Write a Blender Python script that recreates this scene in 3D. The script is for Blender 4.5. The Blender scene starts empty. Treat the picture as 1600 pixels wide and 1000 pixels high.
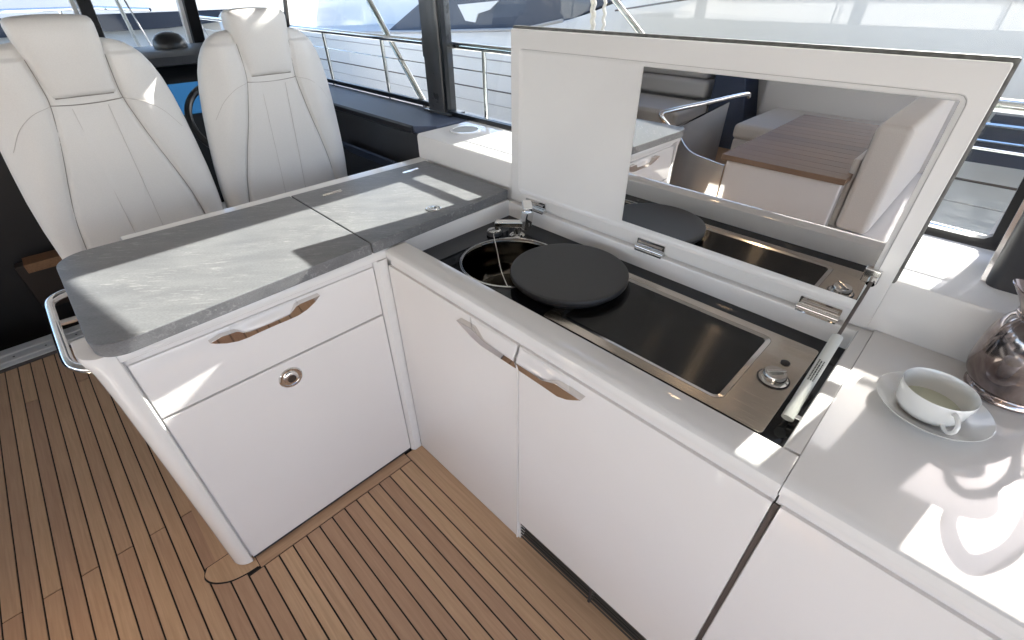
import bpy, bmesh, math, random
from mathutils import Vector, Matrix, noise
rnd = random.Random(7)
sc = bpy.context.scene
C = sc.collection
R = math.radians

# ------------------------------------------------------------------ camera
cam_d = bpy.data.cameras.new('camera'); cam = bpy.data.objects.new('camera', cam_d); C.objects.link(cam)
yaw, pitch, roll = R(135.1), R(-36.0), R(-0.43)
fw = Vector((math.cos(pitch)*math.cos(yaw), math.cos(pitch)*math.sin(yaw), math.sin(pitch)))
rt = fw.cross(Vector((0, 0, 1))).normalized(); up = rt.cross(fw)
r2 = math.cos(roll)*rt + math.sin(roll)*up; u2 = -math.sin(roll)*rt + math.cos(roll)*up
m = Matrix((r2, u2, -fw)).transposed().to_4x4(); m.translation = Vector((1.172, -0.615, 1.56))
cam.matrix_world = m
cam_d.sensor_width = 36; cam_d.lens = 36*721/1600
cam_d.clip_start = 0.02; cam_d.clip_end = 3000
sc.camera = cam

# ------------------------------------------------------------------ light
SUN = Vector((0.13, 1.0, 0.64)).normalized()
w = bpy.data.worlds.new('World'); sc.world = w; w.use_nodes = True
nt = w.node_tree; bg = nt.nodes['Background']
sky = nt.nodes.new('ShaderNodeTexSky'); sky.sky_type = 'NISHITA'; sky.sun_disc = False
sky.sun_elevation = math.asin(SUN.z); sky.sun_rotation = math.atan2(SUN.x, SUN.y)
sky.air_density = 0.66; sky.dust_density = 1.3; sky.ozone_density = 0.6
nt.links.new(sky.outputs[0], bg.inputs[0]); bg.inputs[1].default_value = 0.13
sun_d = bpy.data.lights.new('sun', 'SUN'); sun_d.energy = 3.7; sun_d.angle = R(0.55); sun_d.color = (1.0, 0.955, 0.89)
sun = bpy.data.objects.new('sun', sun_d); C.objects.link(sun)
sun.rotation_euler = (-SUN).to_track_quat('-Z', 'Y').to_euler(); sun.location = (1, 8, 6)
sc.view_settings.view_transform = 'Standard'; sc.view_settings.look = 'None'
sc.view_settings.gamma = 1.0; sc.view_settings.use_curve_mapping = False
sc.view_settings.exposure = 2.5

# ------------------------------------------------------------------ materials
def mat(name, col, rough=0.5, metal=0.0, spec=0.5, coat=0.0, coat_r=0.05):
    M = bpy.data.materials.new(name); M.use_nodes = True
    b = M.node_tree.nodes['Principled BSDF']
    b.inputs['Base Color'].default_value = (*col, 1); b.inputs['Roughness'].default_value = rough
    b.inputs['Metallic'].default_value = metal; b.inputs['Specular IOR Level'].default_value = spec
    b.inputs['Coat Weight'].default_value = coat; b.inputs['Coat Roughness'].default_value = coat_r
    return M
def nodes(M): return M.node_tree.nodes, M.node_tree.links, M.node_tree.nodes['Principled BSDF']
def noise_col(M, c1, c2, scale=(1, 1, 1), ns=8.0, detail=6, lo=0.35, hi=0.65, rough=None, bump=0.0, bdist=0.001, dist=0.0):
    N, L, b = nodes(M)
    tc = N.new('ShaderNodeTexCoord'); mp = N.new('ShaderNodeMapping'); mp.inputs['Scale'].default_value = scale
    nz = N.new('ShaderNodeTexNoise'); nz.inputs['Scale'].default_value = ns; nz.inputs['Detail'].default_value = detail
    nz.inputs['Distortion'].default_value = dist
    rp = N.new('ShaderNodeValToRGB'); rp.color_ramp.elements[0].position = lo; rp.color_ramp.elements[1].position = hi
    rp.color_ramp.elements[0].color = (*c1, 1); rp.color_ramp.elements[1].color = (*c2, 1)
    L.new(tc.outputs['Object'], mp.inputs[0]); L.new(mp.outputs[0], nz.inputs['Vector']); L.new(nz.outputs['Fac'], rp.inputs[0])
    L.new(rp.outputs[0], b.inputs['Base Color'])
    if rough:
        mr = N.new('ShaderNodeMapRange'); mr.inputs[3].default_value = rough[0]; mr.inputs[4].default_value = rough[1]
        L.new(nz.outputs['Fac'], mr.inputs[0]); L.new(mr.outputs[0], b.inputs['Roughness'])
    if bump:
        bp = N.new('ShaderNodeBump'); bp.inputs['Strength'].default_value = bump; bp.inputs['Distance'].default_value = bdist
        L.new(nz.outputs['Fac'], bp.inputs['Height']); L.new(bp.outputs[0], b.inputs['Normal'])
    return nz, mp
WHITE = mat('white_gelcoat', (.80, .785, .765), .13)
noise_col(WHITE, (.79, .775, .755), (.815, .80, .78), ns=2.5, rough=(.045, .09))
PANEL = mat('white_lacquer', (.80, .775, .755), .22)
noise_col(PANEL, (.80, .772, .752), (.82, .792, .772), ns=3, rough=(.05, .10))
LINER = mat('roof_liner', (.50, .49, .475), .55)
LEATHER = mat('white_leather', (.70, .675, .64), .42)
noise_col(LEATHER, (.72, .70, .67), (.75, .73, .70), ns=340, detail=3, rough=(.34, .5), bump=.12, bdist=.0006)
CREAM = mat('cream_fabric', (.62, .57, .51), .7)
noise_col(CREAM, (.68, .645, .60), (.74, .705, .66), ns=200, rough=(.6, .8), bump=.15)
SEAM = mat('dark_seam_thread', (.30, .275, .25), .8)
STITCH = mat('pale_stitch_thread', (.52, .49, .455), .8)
SLATE = mat('grey_slate', (.2, .2, .205), .38)
def slate():
    N, L, b = nodes(SLATE)
    tc = N.new('ShaderNodeTexCoord')
    def nz(scale, rot, ns, det, dist=0):
        m0 = N.new('ShaderNodeMapping'); m0.inputs['Rotation'].default_value = (0, 0, rot)
        mp = N.new('ShaderNodeMapping'); mp.inputs['Scale'].default_value = scale
        n = N.new('ShaderNodeTexNoise'); n.inputs['Scale'].default_value = ns; n.inputs['Detail'].default_value = det; n.inputs['Distortion'].default_value = dist
        L.new(tc.outputs['Object'], m0.inputs[0]); L.new(m0.outputs[0], mp.inputs[0]); L.new(mp.outputs[0], n.inputs['Vector']); return n
    a = nz((.3, 1, 1), R(-52), 24, 8, .5); f = nz((.22, 1.3, 1), R(-50), 110, 3, .4); g = nz((.4, 1, 1), R(-52), 420, 3); k = nz((.6, 1, 1), R(-50), 11, 4, .3)
    r1 = N.new('ShaderNodeValToRGB'); r1.color_ramp.elements[0].position = .35; r1.color_ramp.elements[1].position = .65
    r1.color_ramp.elements[0].color = (.146, .148, .156, 1); r1.color_ramp.elements[1].color = (.188, .190, .196, 1)
    L.new(a.outputs['Fac'], r1.inputs[0])
    # pale flecks: thin streaks broken up by a broad mask
    r2_ = N.new('ShaderNodeValToRGB'); r2_.color_ramp.elements[0].position = .555; r2_.color_ramp.elements[1].position = .64
    L.new(f.outputs['Fac'], r2_.inputs[0])
    r3 = N.new('ShaderNodeValToRGB'); r3.color_ramp.elements[0].position = .40; r3.color_ramp.elements[1].position = .62
    L.new(k.outputs['Fac'], r3.inputs[0])
    mu = N.new('ShaderNodeMath'); mu.operation = 'MULTIPLY'; L.new(r2_.outputs[0], mu.inputs[0]); L.new(r3.outputs[0], mu.inputs[1])
    mu2 = N.new('ShaderNodeMath'); mu2.operation = 'MULTIPLY'; mu2.inputs[1].default_value = .32; L.new(mu.outputs[0], mu2.inputs[0])
    mx = N.new('ShaderNodeMixRGB'); mx.inputs[2].default_value = (.46, .455, .445, 1); L.new(r1.outputs[0], mx.inputs[1]); L.new(mu2.outputs[0], mx.inputs[0])
    mg = N.new('ShaderNodeMixRGB'); mg.blend_type = 'OVERLAY'; mg.inputs[0].default_value = .35; L.new(mx.outputs[0], mg.inputs[1]); L.new(g.outputs['Fac'], mg.inputs[2])
    L.new(mg.outputs[0], b.inputs['Base Color'])
    bp = N.new('ShaderNodeBump'); bp.inputs['Strength'].default_value = .12; bp.inputs['Distance'].default_value = .0015
    L.new(a.outputs['Fac'], bp.inputs['Height']); L.new(bp.outputs[0], b.inputs['Normal'])
    mr = N.new('ShaderNodeMapRange'); mr.inputs[3].default_value = .30; mr.inputs[4].default_value = .5; L.new(a.outputs['Fac'], mr.inputs[0]); L.new(mr.outputs[0], b.inputs['Roughness'])
slate()
SLATE_EDGE = mat('slate_edge', (.12, .117, .108), .5)
noise_col(SLATE_EDGE, (.09, .088, .08), (.15, .147, .137), ns=60, bump=.1)
def teak(name, c1, c2, axis=0):
    M = mat(name, c1, .55)
    sca = (1.2, 26, 26) if axis == 0 else (26, 1.2, 26)
    N, L, b = nodes(M)
    nz, mp = noise_col(M, c1, c2, scale=sca, ns=5.0, detail=8, lo=.25, hi=.75, rough=(.48, .66), bump=.1, bdist=.0006, dist=.6)
    # per-plank tone from the object's own random number
    oi = N.new('ShaderNodeObjectInfo'); mr = N.new('ShaderNodeMapRange'); mr.inputs[3].default_value = .86; mr.inputs[4].default_value = 1.10
    L.new(oi.outputs['Random'], mr.inputs[0])
    hs = N.new('ShaderNodeHueSaturation'); L.new(mr.outputs[0], hs.inputs['Value'])
    mh = N.new('ShaderNodeMapRange'); mh.inputs[3].default_value = .494; mh.inputs[4].default_value = .504; L.new(oi.outputs['Random'], mh.inputs[0]); L.new(mh.outputs[0], hs.inputs['Hue'])
    src = b.inputs['Base Color'].links[0].from_socket
    va = N.new('ShaderNodeVectorMath'); va.operation = 'ADD'
    cb = N.new('ShaderNodeCombineXYZ'); ml = N.new('ShaderNodeMath'); ml.operation = 'MULTIPLY'; ml.inputs[1].default_value = 37
    L.new(oi.outputs['Random'], ml.inputs[0]); L.new(ml.outputs[0], cb.inputs[0]); L.new(ml.outputs[0], cb.inputs[2])
    L.new(mp.outputs[0], va.inputs[0]); L.new(cb.outputs[0], va.inputs[1]); L.new(va.outputs[0], nz.inputs['Vector'])
    L.new(src, hs.inputs['Color']); L.new(hs.outputs[0], b.inputs['Base Color'])
    return M
TEAK = teak('teak_plank', (.475, .297, .180), (.60, .398, .250))
TEAK_Y = teak('teak_plank_across', (.475, .297, .180), (.60, .398, .250), 1)
TABLE_TEAK = teak('varnished_teak', (.19, .118, .076), (.26, .165, .11)); nodes(TABLE_TEAK)[2].inputs['Coat Weight'].default_value = .0
WOOD = teak('brown_joinery', (.20, .095, .042), (.30, .155, .075))
CAULK = mat('black_caulking', (.012, .010, .009), .7)
CHROME = mat('polished_steel', (.80, .79, .77), .06, 1)
STEEL = mat('brushed_steel', (.62, .57, .52), .28, 1)
noise_col(STEEL, (.60, .535, .465), (.64, .575, .505), scale=(2, 400, 2), ns=6, rough=(.22, .30))
SATIN = mat('satin_steel', (.72, .70, .68), .16, 1)
MIRROR = mat('mirror_silver', (.80, .79, .775), .0, 1)
GLASS_BLK = mat('black_glass', (.008, .009, .012), .05, spec=.4)
RIB = mat('ribbed_black_iron', (.010, .010, .010), .10)
BOARD = mat('charcoal_board', (.050, .050, .052), .48)
noise_col(BOARD, (.034, .034, .036), (.040, .040, .042), ns=60, rough=(.42, .54))
DARK = mat('dark_plastic', (.030, .030, .034), .38)
PILLAR = mat('dark_pillar_paint', (.055, .055, .058), .28, coat=.4)
noise_col(PILLAR, (.048, .047, .048), (.062, .061, .062), ns=14, rough=(.2, .4))
BLACK = mat('black_frame', (.010, .010, .011), .3)
NAVY = mat('blue_grey_leather', (.085, .095, .13), .5)
noise_col(NAVY, (.060, .078, .125), (.070, .09, .142), ns=180, bump=.1)
FABRIC = mat('dark_lining', (.040, .042, .048), .8)
GAP = mat('grey_gap_trim', (.115, .095, .085), .5)
GROOVE = mat('grey_groove', (.42, .40, .385), .5)
PORC = mat('white_porcelain', (.80, .80, .775), .10, coat=.5)
JUG = mat('tarnished_silver', (.62, .47, .42), .10, 1)
noise_col(JUG, (.20, .150, .138), (.50, .43, .405), ns=16, detail=5, rough=(.05, .16), dist=.8, bump=.05, bdist=.004)
PLASTIC = mat('grey_white_plastic', (.66, .67, .63), .35)
INK = mat('black_print', (.03, .03, .03), .6)
HULL = mat('yacht_gelcoat', (.80, .785, .76), .15)
HULLN = mat('grey_white_gelcoat', (.745, .73, .71), .6, spec=.25)
HULLW = mat('yacht_dark_glass', (.02, .026, .04), .05)
COVER = mat('navy_canvas', (.055, .065, .09), .7)
ROPE = mat('white_rope', (.62, .58, .52), .9)
GREY = mat('grey_partition', (.36, .35, .34), .4)
SCREEN = bpy.data.materials.new('blue_screen'); SCREEN.use_nodes = True
SCREEN.node_tree.nodes['Principled BSDF'].inputs['Base Color'].default_value = (.02, .10, .25, 1)
SCREEN.node_tree.nodes['Principled BSDF'].inputs['Emission Color'].default_value = (.05, .28, .65, 1)
SCREEN.node_tree.nodes['Principled BSDF'].inputs['Emission Strength'].default_value = .07
PARTN = mat('grey_white_laminate', (.52, .515, .505), .22)
WARM = bpy.data.materials.new('warm_lamp'); WARM.use_nodes = True
WARM.node_tree.nodes['Principled BSDF'].inputs['Emission Color'].default_value = (1, .70, .42, 1)
WARM.node_tree.nodes['Principled BSDF'].inputs['Emission Strength'].default_value = 14
WATER = mat('harbour_water', (.03, .06, .065), .06)
def water():
    N, L, b = nodes(WATER); tc = N.new('ShaderNodeTexCoord'); n = N.new('ShaderNodeTexNoise'); n.inputs['Scale'].default_value = 1.8; n.inputs['Detail'].default_value = 5
    bp = N.new('ShaderNodeBump'); bp.inputs['Strength'].default_value = .35; bp.inputs['Distance'].default_value = .1
    L.new(tc.outputs['Object'], n.inputs['Vector']); L.new(n.outputs['Fac'], bp.inputs['Height']); L.new(bp.outputs[0], b.inputs['Normal'])
water()
def clear_glass(name, tint, refl=.12):
    M = bpy.data.materials.new(name); M.use_nodes = True; N, L = M.node_tree.nodes, M.node_tree.links
    N.remove(N['Principled BSDF']); out = N['Material Output']
    t = N.new('ShaderNodeBsdfTransparent'); t.inputs[0].default_value = (*tint, 1)
    g = N.new('ShaderNodeBsdfGlossy'); g.inputs['Roughness'].default_value = .0
    lw = N.new('ShaderNodeLayerWeight'); lw.inputs[0].default_value = .5
    pw = N.new('ShaderNodeMath'); pw.operation = 'POWER'; pw.inputs[1].default_value = 5; L.new(lw.outputs['Facing'], pw.inputs[0])
    fr = N.new('ShaderNodeMath'); fr.operation = 'MULTIPLY_ADD'; fr.inputs[1].default_value = .6; fr.inputs[2].default_value = .03; L.new(pw.outputs[0], fr.inputs[0])
    mx = N.new('ShaderNodeMixShader'); L.new(fr.outputs[0], mx.inputs[0]); L.new(t.outputs[0], mx.inputs[1]); L.new(g.outputs[0], mx.inputs[2]); L.new(mx.outputs[0], out.inputs[0])
    return M
PANE = clear_glass('window_glass', (.93, .955, .95))

# ------------------------------------------------------------------ helpers
POS = {}
def thing(name, label, cat, loc=(0, 0, 0), group=None):
    o = bpy.data.objects.new(name, None); C.objects.link(o); o.location = loc; o.empty_display_size = .1
    o['label'] = label; o['category'] = cat
    if group: o['group'] = group
    POS[o.name] = Vector(loc); return o
def tag(o, label, cat, group=None):
    o['label'] = label; o['category'] = cat
    if group: o['group'] = group
    return o
def obj(name, bm, M, parent=None, smooth=True, bevel=0, seg=2, ang=35, stuff=False, structure=False, loc=None):
    bmesh.ops.recalc_face_normals(bm, faces=bm.faces)
    P = POS[parent.name] if parent else (Vector(loc) if loc else Vector((0, 0, 0)))
    if P.length: bmesh.ops.translate(bm, verts=bm.verts, vec=-P)
    me = bpy.data.meshes.new(name); bm.to_mesh(me); bm.free(); me.materials.append(M)
    o = bpy.data.objects.new(name, me); C.objects.link(o)
    if smooth:
        for p in me.polygons: p.use_smooth = True
        me.set_sharp_from_angle(angle=R(ang))
    if parent: o.parent = parent
    elif loc: o.location = loc
    POS[o.name] = P
    if bevel:
        b = o.modifiers.new('bevel', 'BEVEL'); b.width = bevel; b.segments = seg; b.limit_method = 'ANGLE'; b.angle_limit = R(40); b.harden_normals = True
    if stuff: o['kind'] = 'stuff'
    if structure: o['kind'] = 'structure'
    return o
def B(): return bmesh.new()
def box(bm, x0, x1, y0, y1, z0, z1):
    v = [bm.verts.new((x, y, z)) for x in (x0, x1) for y in (y0, y1) for z in (z0, z1)]
    for f in ((0, 1, 3, 2), (4, 6, 7, 5), (0, 4, 5, 1), (2, 3, 7, 6), (0, 2, 6, 4), (1, 5, 7, 3)): bm.faces.new([v[i] for i in f])
    return bm
def prism(bm, pts, axis, a, b):
    """extrude a 2-D outline along an axis from a to b; pts in the two other axes' order"""
    def P(p, t):
        if axis == 'x': return (t, p[0], p[1])
        if axis == 'y': return (p[0], t, p[1])
        return (p[0], p[1], t)
    v0 = [bm.verts.new(P(p, a)) for p in pts]; v1 = [bm.verts.new(P(p, b)) for p in pts]; n = len(pts)
    bm.faces.new(v0); bm.faces.new(v1[::-1])
    for i in range(n): bm.faces.new((v0[i], v0[(i+1) % n], v1[(i+1) % n], v1[i]))
    return bm
def frames(pts):
    out = []; n = len(pts); t_prev = None; nrm = None
    for i, p in enumerate(pts):
        t = (pts[min(i+1, n-1)] - pts[max(i-1, 0)]).normalized()
        if nrm is None:
            a = Vector((0, 0, 1)) if abs(t.z) < .9 else Vector((1, 0, 0)); nrm = (a - t*a.dot(t)).normalized()
        else:
            nrm = (nrm - t*nrm.dot(t)).normalized()
        out.append((p, nrm.copy(), t.cross(nrm))); t_prev = t
    return out
def tube(bm, pts, r, n=10, cap=True, rr=None):
    pts = [Vector(p) for p in pts]; rings = []
    for k, (p, a, b) in enumerate(frames(pts)):
        q = rr[k] if rr else r
        rings.append([bm.verts.new(p + q*(math.cos(2*math.pi*i/n)*a + math.sin(2*math.pi*i/n)*b)) for i in range(n)])
    for A, D in zip(rings, rings[1:]):
        for i in range(n): bm.faces.new((A[i], A[(i+1) % n], D[(i+1) % n], D[i]))
    if cap: bm.faces.new(rings[0][::-1]); bm.faces.new(rings[-1])
    return bm
def smoothline(pts, k=8):
    P = [Vector(p) for p in pts]; P = [2*P[0]-P[1]] + P + [2*P[-1]-P[-2]]; out = []
    for i in range(1, len(P)-2):
        a, b, c, d = P[i-1], P[i], P[i+1], P[i+2]
        for j in range(k):
            t = j/k; out.append(.5*((2*b) + (c-a)*t + (2*a-5*b+4*c-d)*t*t + (-a+3*b-3*c+d)*t**3))
    out.append(P[-2]); return out
def lathe(bm, prof, c, n=48, axis='z', cap0=True, cap1=True):
    rings = []
    for r, h in prof:
        ring = []
        for i in range(n):
            t = 2*math.pi*i/n; u, v = r*math.cos(t), r*math.sin(t)
            q = {'z': (u, v, h), 'x': (h, u, v), 'y': (u, h, v)}[axis]
            ring.append(bm.verts.new((c[0]+q[0], c[1]+q[1], c[2]+q[2])))
        rings.append(ring)
    for A, D in zip(rings, rings[1:]):
        for i in range(n): bm.faces.new((A[i], A[(i+1) % n], D[(i+1) % n], D[i]))
    if cap0: bm.faces.new(rings[0][::-1])
    if cap1: bm.faces.new(rings[-1])
    return bm
def cyl(bm, c, r, h, n=32, axis='z'): return lathe(bm, [(r, 0), (r, h)], c, n, axis)
def round_rect(x0, x1, y0, y1, r, n=6):
    out = []
    for cx, cy, a in ((x1-r, y1-r, 0), (x0+r, y1-r, 90), (x0+r, y0+r, 180), (x1-r, y0+r, 270)):
        for i in range(n+1):
            t = R(a + 90*i/n); out.append((cx + r*math.cos(t), cy + r*math.sin(t)))
    return out
def ring_prism(bm, outer, inner, axis, a, b):
    """frame between two outlines with the same number of points"""
    def P(p, t): return {'x': (t, p[0], p[1]), 'y': (p[0], t, p[1]), 'z': (p[0], p[1], t)}[axis]
    n = len(outer)
    O0, O1, I0, I1 = [[bm.verts.new(P(p, t)) for p in q] for q, t in ((outer, a), (outer, b), (inner, a), (inner, b))]
    for i in range(n):
        j = (i+1) % n
        bm.faces.new((O0[i], O0[j], O1[j], O1[i])); bm.faces.new((I0[j], I0[i], I1[i], I1[j]))
        bm.faces.new((O1[i], O1[j], I1[j], I1[i])); bm.faces.new((O0[j], O0[i], I0[i], I0[j]))
    return bm
def copy_tree(o, parent=None):
    c = o.copy(); C.objects.link(c)
    if parent: c.parent = parent
    for ch in list(o.children): copy_tree(ch, c)
    return c

# ================================================================== STRUCTURE
# water, quay-side world
obj('water', box(B(), -400, 400, -400, 400, -1.6, -1.5), WATER, structure=True)
# cockpit sole: black bed under the planks
floor = obj('floor', box(B(), -1.88, 3.2, -4.36, .1, -.05, -.0035), CAULK, structure=True)
SW, G = .0487, .0025
rows = []
y = -.127
rows.append((-.072, -.127))
while y > -1.70: rows.append((y, y-SW)); y -= SW
pk = 0
for i, (ya, yb) in enumerate(rows):
    cuts = [-.35] if i % 2 == 0 else []
    cuts += [1.35 + .0*i] if i % 2 else [1.9]
    cuts += [-1.5] if i % 4 == 1 else []
    xs = [-1.86] + sorted(cuts) + [2.9]
    if ya > -.70: xs = [.042] + [c for c in sorted(cuts) if c > .1] + [2.9]
    elif ya > -.80: xs = [-1.86, -1.2, -.07] if False else xs
    for a, b in zip(xs, xs[1:]):
        bm = box(B(), a+G, b-G, yb+G, ya-G, -.012, 0)
        obj('plank', bm, TEAK, floor, smooth=False)
# far, unseen-from-here part of the sole stays one sheet
obj('planking', box(B(), -1.86, 2.9, -4.34, y-.004, -.012, 0), TEAK, floor, smooth=False)
# margin planks along the furniture
obj('margin_plank', box(B(), .004, 2.9, -.070, .02, -.012, .0005), TEAK, floor, smooth=False)
obj('margin_plank', box(B(), -.02, .0395, -.672, -.074, -.012, .0005), TEAK_Y, floor, smooth=False)
obj('margin_plank', box(B(), -1.86, -.086, -.772, -.69, -.012, .0012), TEAK, floor, smooth=False)
ap = [(-.083, -.70), (-.083, -.772)]
for p in smoothline([(-.083, -.800, 0), (-.055, -.814, 0), (-.020, -.800, 0), (.012, -.762, 0), (.026, -.718, 0), (.030, -.674, 0)], 5): ap.append((p.x, p.y))
ap.append((-.02, -.674))
obj('margin_plank', prism(B(), ap, 'z', -.012, .0014), TEAK, floor, smooth=False)
apo = [(q[0]*1.0 + (.004 if q[0] > -.07 else -.003), q[1] - .004) for q in ap]
obj('caulking_line', prism(B(), apo, 'z', -.012, .0007), CAULK, floor, smooth=False)

obj('foredeck', prism(B(), [(-3.64, -4.15), (-3.64, .82), (-4.5, .75), (-6.2, -.2), (-7.2, -1.7), (-6.2, -3.2), (-4.5, -4.1)], 'z', .3, .55), HULL, structure=True)
# companionway down to the cabin, ahead of the sole
bm = B()
box(bm, -3.6, -2.07, -2.0, -1.95, -1.2, .9); box(bm, -3.62, -3.57, -2.0, .9, -1.2, 1.0)
box(bm, -3.6, -1.9, -2.0, .9, -1.25, -1.2); box(bm, -1.93, -1.885, -2.0, .9, -1.2, -.06); box(bm, -3.6, -1.95, -.56, -.50, -1.2, .95)
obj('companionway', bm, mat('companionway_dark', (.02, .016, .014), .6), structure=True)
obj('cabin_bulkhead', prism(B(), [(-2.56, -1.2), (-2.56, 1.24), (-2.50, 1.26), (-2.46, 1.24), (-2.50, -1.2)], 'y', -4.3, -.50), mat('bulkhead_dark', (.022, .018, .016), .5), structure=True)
obj('cabin_roof', prism(B(), [(-3.66, .80), (-3.66, .98), (-2.5, 1.24), (-2.5, 1.19)], 'y', -4.15, .88), HULL, structure=True)
# aluminium threshold
t = thing('door_threshold', 'white ribbed aluminium threshold with screws at the forward edge of the teak floor', 'threshold', (-1.975, -1.3, 0))
bm = prism(B(), [(-2.07, -.05), (-2.07, .012), (-2.05, .016), (-2.0, .016), (-1.995, .010), (-1.985, .010), (-1.98, .016), (-1.925, .016), (-1.92, .009), (-1.905, .009), (-1.90, .013), (-1.885, .010), (-1.882, -.05)], 'y', -2.6, -.56)
obj('sill_profile', bm, mat('pale_anodised_sill', (.60, .60, .585), .38), t)
obj('rubber_strip', prism(B(), [(-1.8815, -.05), (-1.8815, .006), (-1.862, .003), (-1.862, -.05)], 'y', -2.6, -.56), GAP, t)
for k in range(6): obj('screw', cyl(B(), (-1.952, -1.28+.13*k, .0155), .005, .0016, 10), DARK, t)

# ------------------------------------------------------------------ hardtop and coaming
obj('roof_edge_shade', prism(B(), [(-.144, 1.984), (-.144, 1.950), (.358, 1.890), (.358, 1.984)], 'y', .815, .859), LINER, structure=True)  # sloped lip added to shade the inboard corner of the slate
obj('side_sun_blocker', box(B(), .36, 1.55, .80, .859, 1.66, 1.984), LINER, structure=True, bevel=.004)  # unseen beam added to keep the sun off the dinette table
bm = B()   # hardtop: wide forward part with a narrow slot cut beside the pillar to sun the seats, narrower aft part
for x0_, x1_, y0_, y1_ in ((-3.4, -.705, -4.5, 2.45), (-.705, -.650, -4.5, .80), (-.705, -.650, 1.08, 2.45), (-.650, -.145, -4.5, 2.45), (-.145, 3.7, -4.5, .86)):
    box(bm, x0_, x1_, y0_, y1_, 1.985, 2.06)
obj('roof', bm, LINER, structure=True, smooth=False)
prof = [(.56, .0), (.56, 1.035), (.563, 1.043), (.571, 1.047), (.86, 1.05), (.862, .0)]
coam = obj('side_coaming', prism(B(), prof, 'x', -.575, 2.6), WHITE, structure=True, bevel=0)
t = coam
# recessed cup holder let into the coaming top
obj('cup_holder', ring_prism(B(), [(-.462+.068*math.cos(2*math.pi*i/40), .735+.068*math.sin(2*math.pi*i/40)) for i in range(40)], [(-.462+.056*math.cos(2*math.pi*i/40), .735+.056*math.sin(2*math.pi*i/40)) for i in range(40)], 'z', 1.0485, 1.0535), WHITE, coam)
obj('cup_holder_mat', cyl(B(), (-.462, .735, 1.049), .0555, .0022, 40), mat('grey_rubber_mat', (.38, .39, .38), .6), coam)
obj('aft_light_blocker', box(B(), 1.72, 3.7, .70, .86, 1.051, 1.984), LINER, structure=True)  # unseen panel added to block sun and sky light over the aft counter
# outer side deck and hull of this boat
obj('side_deck', prism(B(), [(.90, .80), (1.05, .90), (1.45, .86), (1.5, .5), (1.3, -1.55), (.9, -1.55)], 'x', -6.5, 5), HULL, structure=True)
obj('port_coaming', prism(B(), [(-4.35, 0), (-4.35, 1.02), (-4.40, 1.05), (-4.65, 1.05), (-4.7, 0)], 'x', -3.4, 3.6), WHITE, structure=True)

# ================================================================== GALLEY: short arm with the slate top
cab = thing('galley_cabinet', 'white galley cabinet arm with slate top, drawer and bin door facing aft', 'cabinet', (-.25, -.35, 0))
# carcass, with rounded aft-inboard post
bx = [(-.5, .50), (-.012, .50), (-.012, -.675)]
bx += [(-.055+.045*math.cos(R(a)), -.675+.045*math.sin(R(a))) for a in range(-10, -91, -16)] + [(-.5, -.72)]
obj('carcass', prism(B(), bx, 'z', .012, .885), WHITE, cab)
# bulging corner post
post = [(.0, -.6805)] + [(-.052+.056*math.cos(R(a)), -.684+.046*math.sin(R(a))) for a in range(0, -91, -10)] + [(-.10, -.730), (-.10, -.6805)]
bm = B(); rings = []
for z, s in ((.004, 0), (.2, 0), (.5, .002), (.75, .005), (.86, .010), (.885, .016), (.905, .020), (.917, .018), (.9185, .012)):
    rings.append([bm.verts.new((px + (s if px > -.06 else 0)*.6, py - (s if py < -.69 else 0)*.8, z)) for px, py in post])
for A, D in zip(rings, rings[1:]):
    n = len(A)
    for i in range(n): bm.faces.new((A[i], A[(i+1) % n], D[(i+1) % n], D[i]))
bm.faces.new(rings[0][::-1]); bm.faces.new(rings[-1])
obj('corner_post', bm, WHITE, cab, ang=50)
# trim moulding under the slab
trim = [(-.03, .886), (.010, .886), (.016, .890), (.019, .900), (.017, .912), (.011, .9185), (-.03, .9185)]
obj('trim_moulding', prism(B(), trim, 'y', -.682, .015), WHITE, cab)
obj('trim_groove', box(B(), -.0115, -.0095, -.68, .0, .862, .8865), PANEL, cab, smooth=False)
# drawer with chamfered top edge
def front(z0, z1, ch=.006): return [(-.012, z0), (-.002, z0), (0, z0+.002), (0, z1-ch), (-.0015, z1-ch+.004), (-.010, z1-.002), (-.012, z1)]
dr = obj('drawer', prism(B(), front(.6925, .866, .006), 'y', -.676, -.044), PANEL, cab, bevel=0)
HANDLE = mat('polished_handle', (.74, .70, .66), .05, 1)
H = [(-.515, .849), (-.487, .8555), (-.452, .852), (-.445, .847), (-.437, .838), (-.422, .832), (-.403, .831), (-.381, .831), (-.342, .832), (-.316, .834), (-.303, .845), (-.295, .854), (-.283, .857), (-.254, .857), (-.225, .857), (-.242, .839), (-.267, .823), (-.293, .815), (-.315, .814), (-.353, .8145), (-.397, .814), (-.428, .812), (-.455, .814), (-.481, .824), (-.503, .838)]
def wing(pts, parent, axis):
    """finger-pull: a polished plate leaning outwards at the top under a moulded scoop"""
    bm = B(); zb = min(p[1] for p in pts); zt = max(p[1] for p in pts)
    F, K = [], []
    for u, z in pts:
        d = .003 + .016*(z-zb)/(zt-zb)
        F.append((u, d, z)); K.append((u, -.004, z))
    def P(q):
        return (q[1], q[0], q[2]) if axis == 'y' else (q[0], -q[1], q[2])
    vf = [bm.verts.new(P(q)) for q in F]; vk = [bm.verts.new(P(q)) for q in K]; n = len(pts)
    bm.faces.new(vf); bm.faces.new(vk[::-1])
    for i in range(n): bm.faces.new((vf[i], vf[(i+1) % n], vk[(i+1) % n], vk[i]))
    h = obj('handle', bm, HANDLE, parent, smooth=False, bevel=.0012)
    return h
wing(H, dr, 'y')
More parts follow.
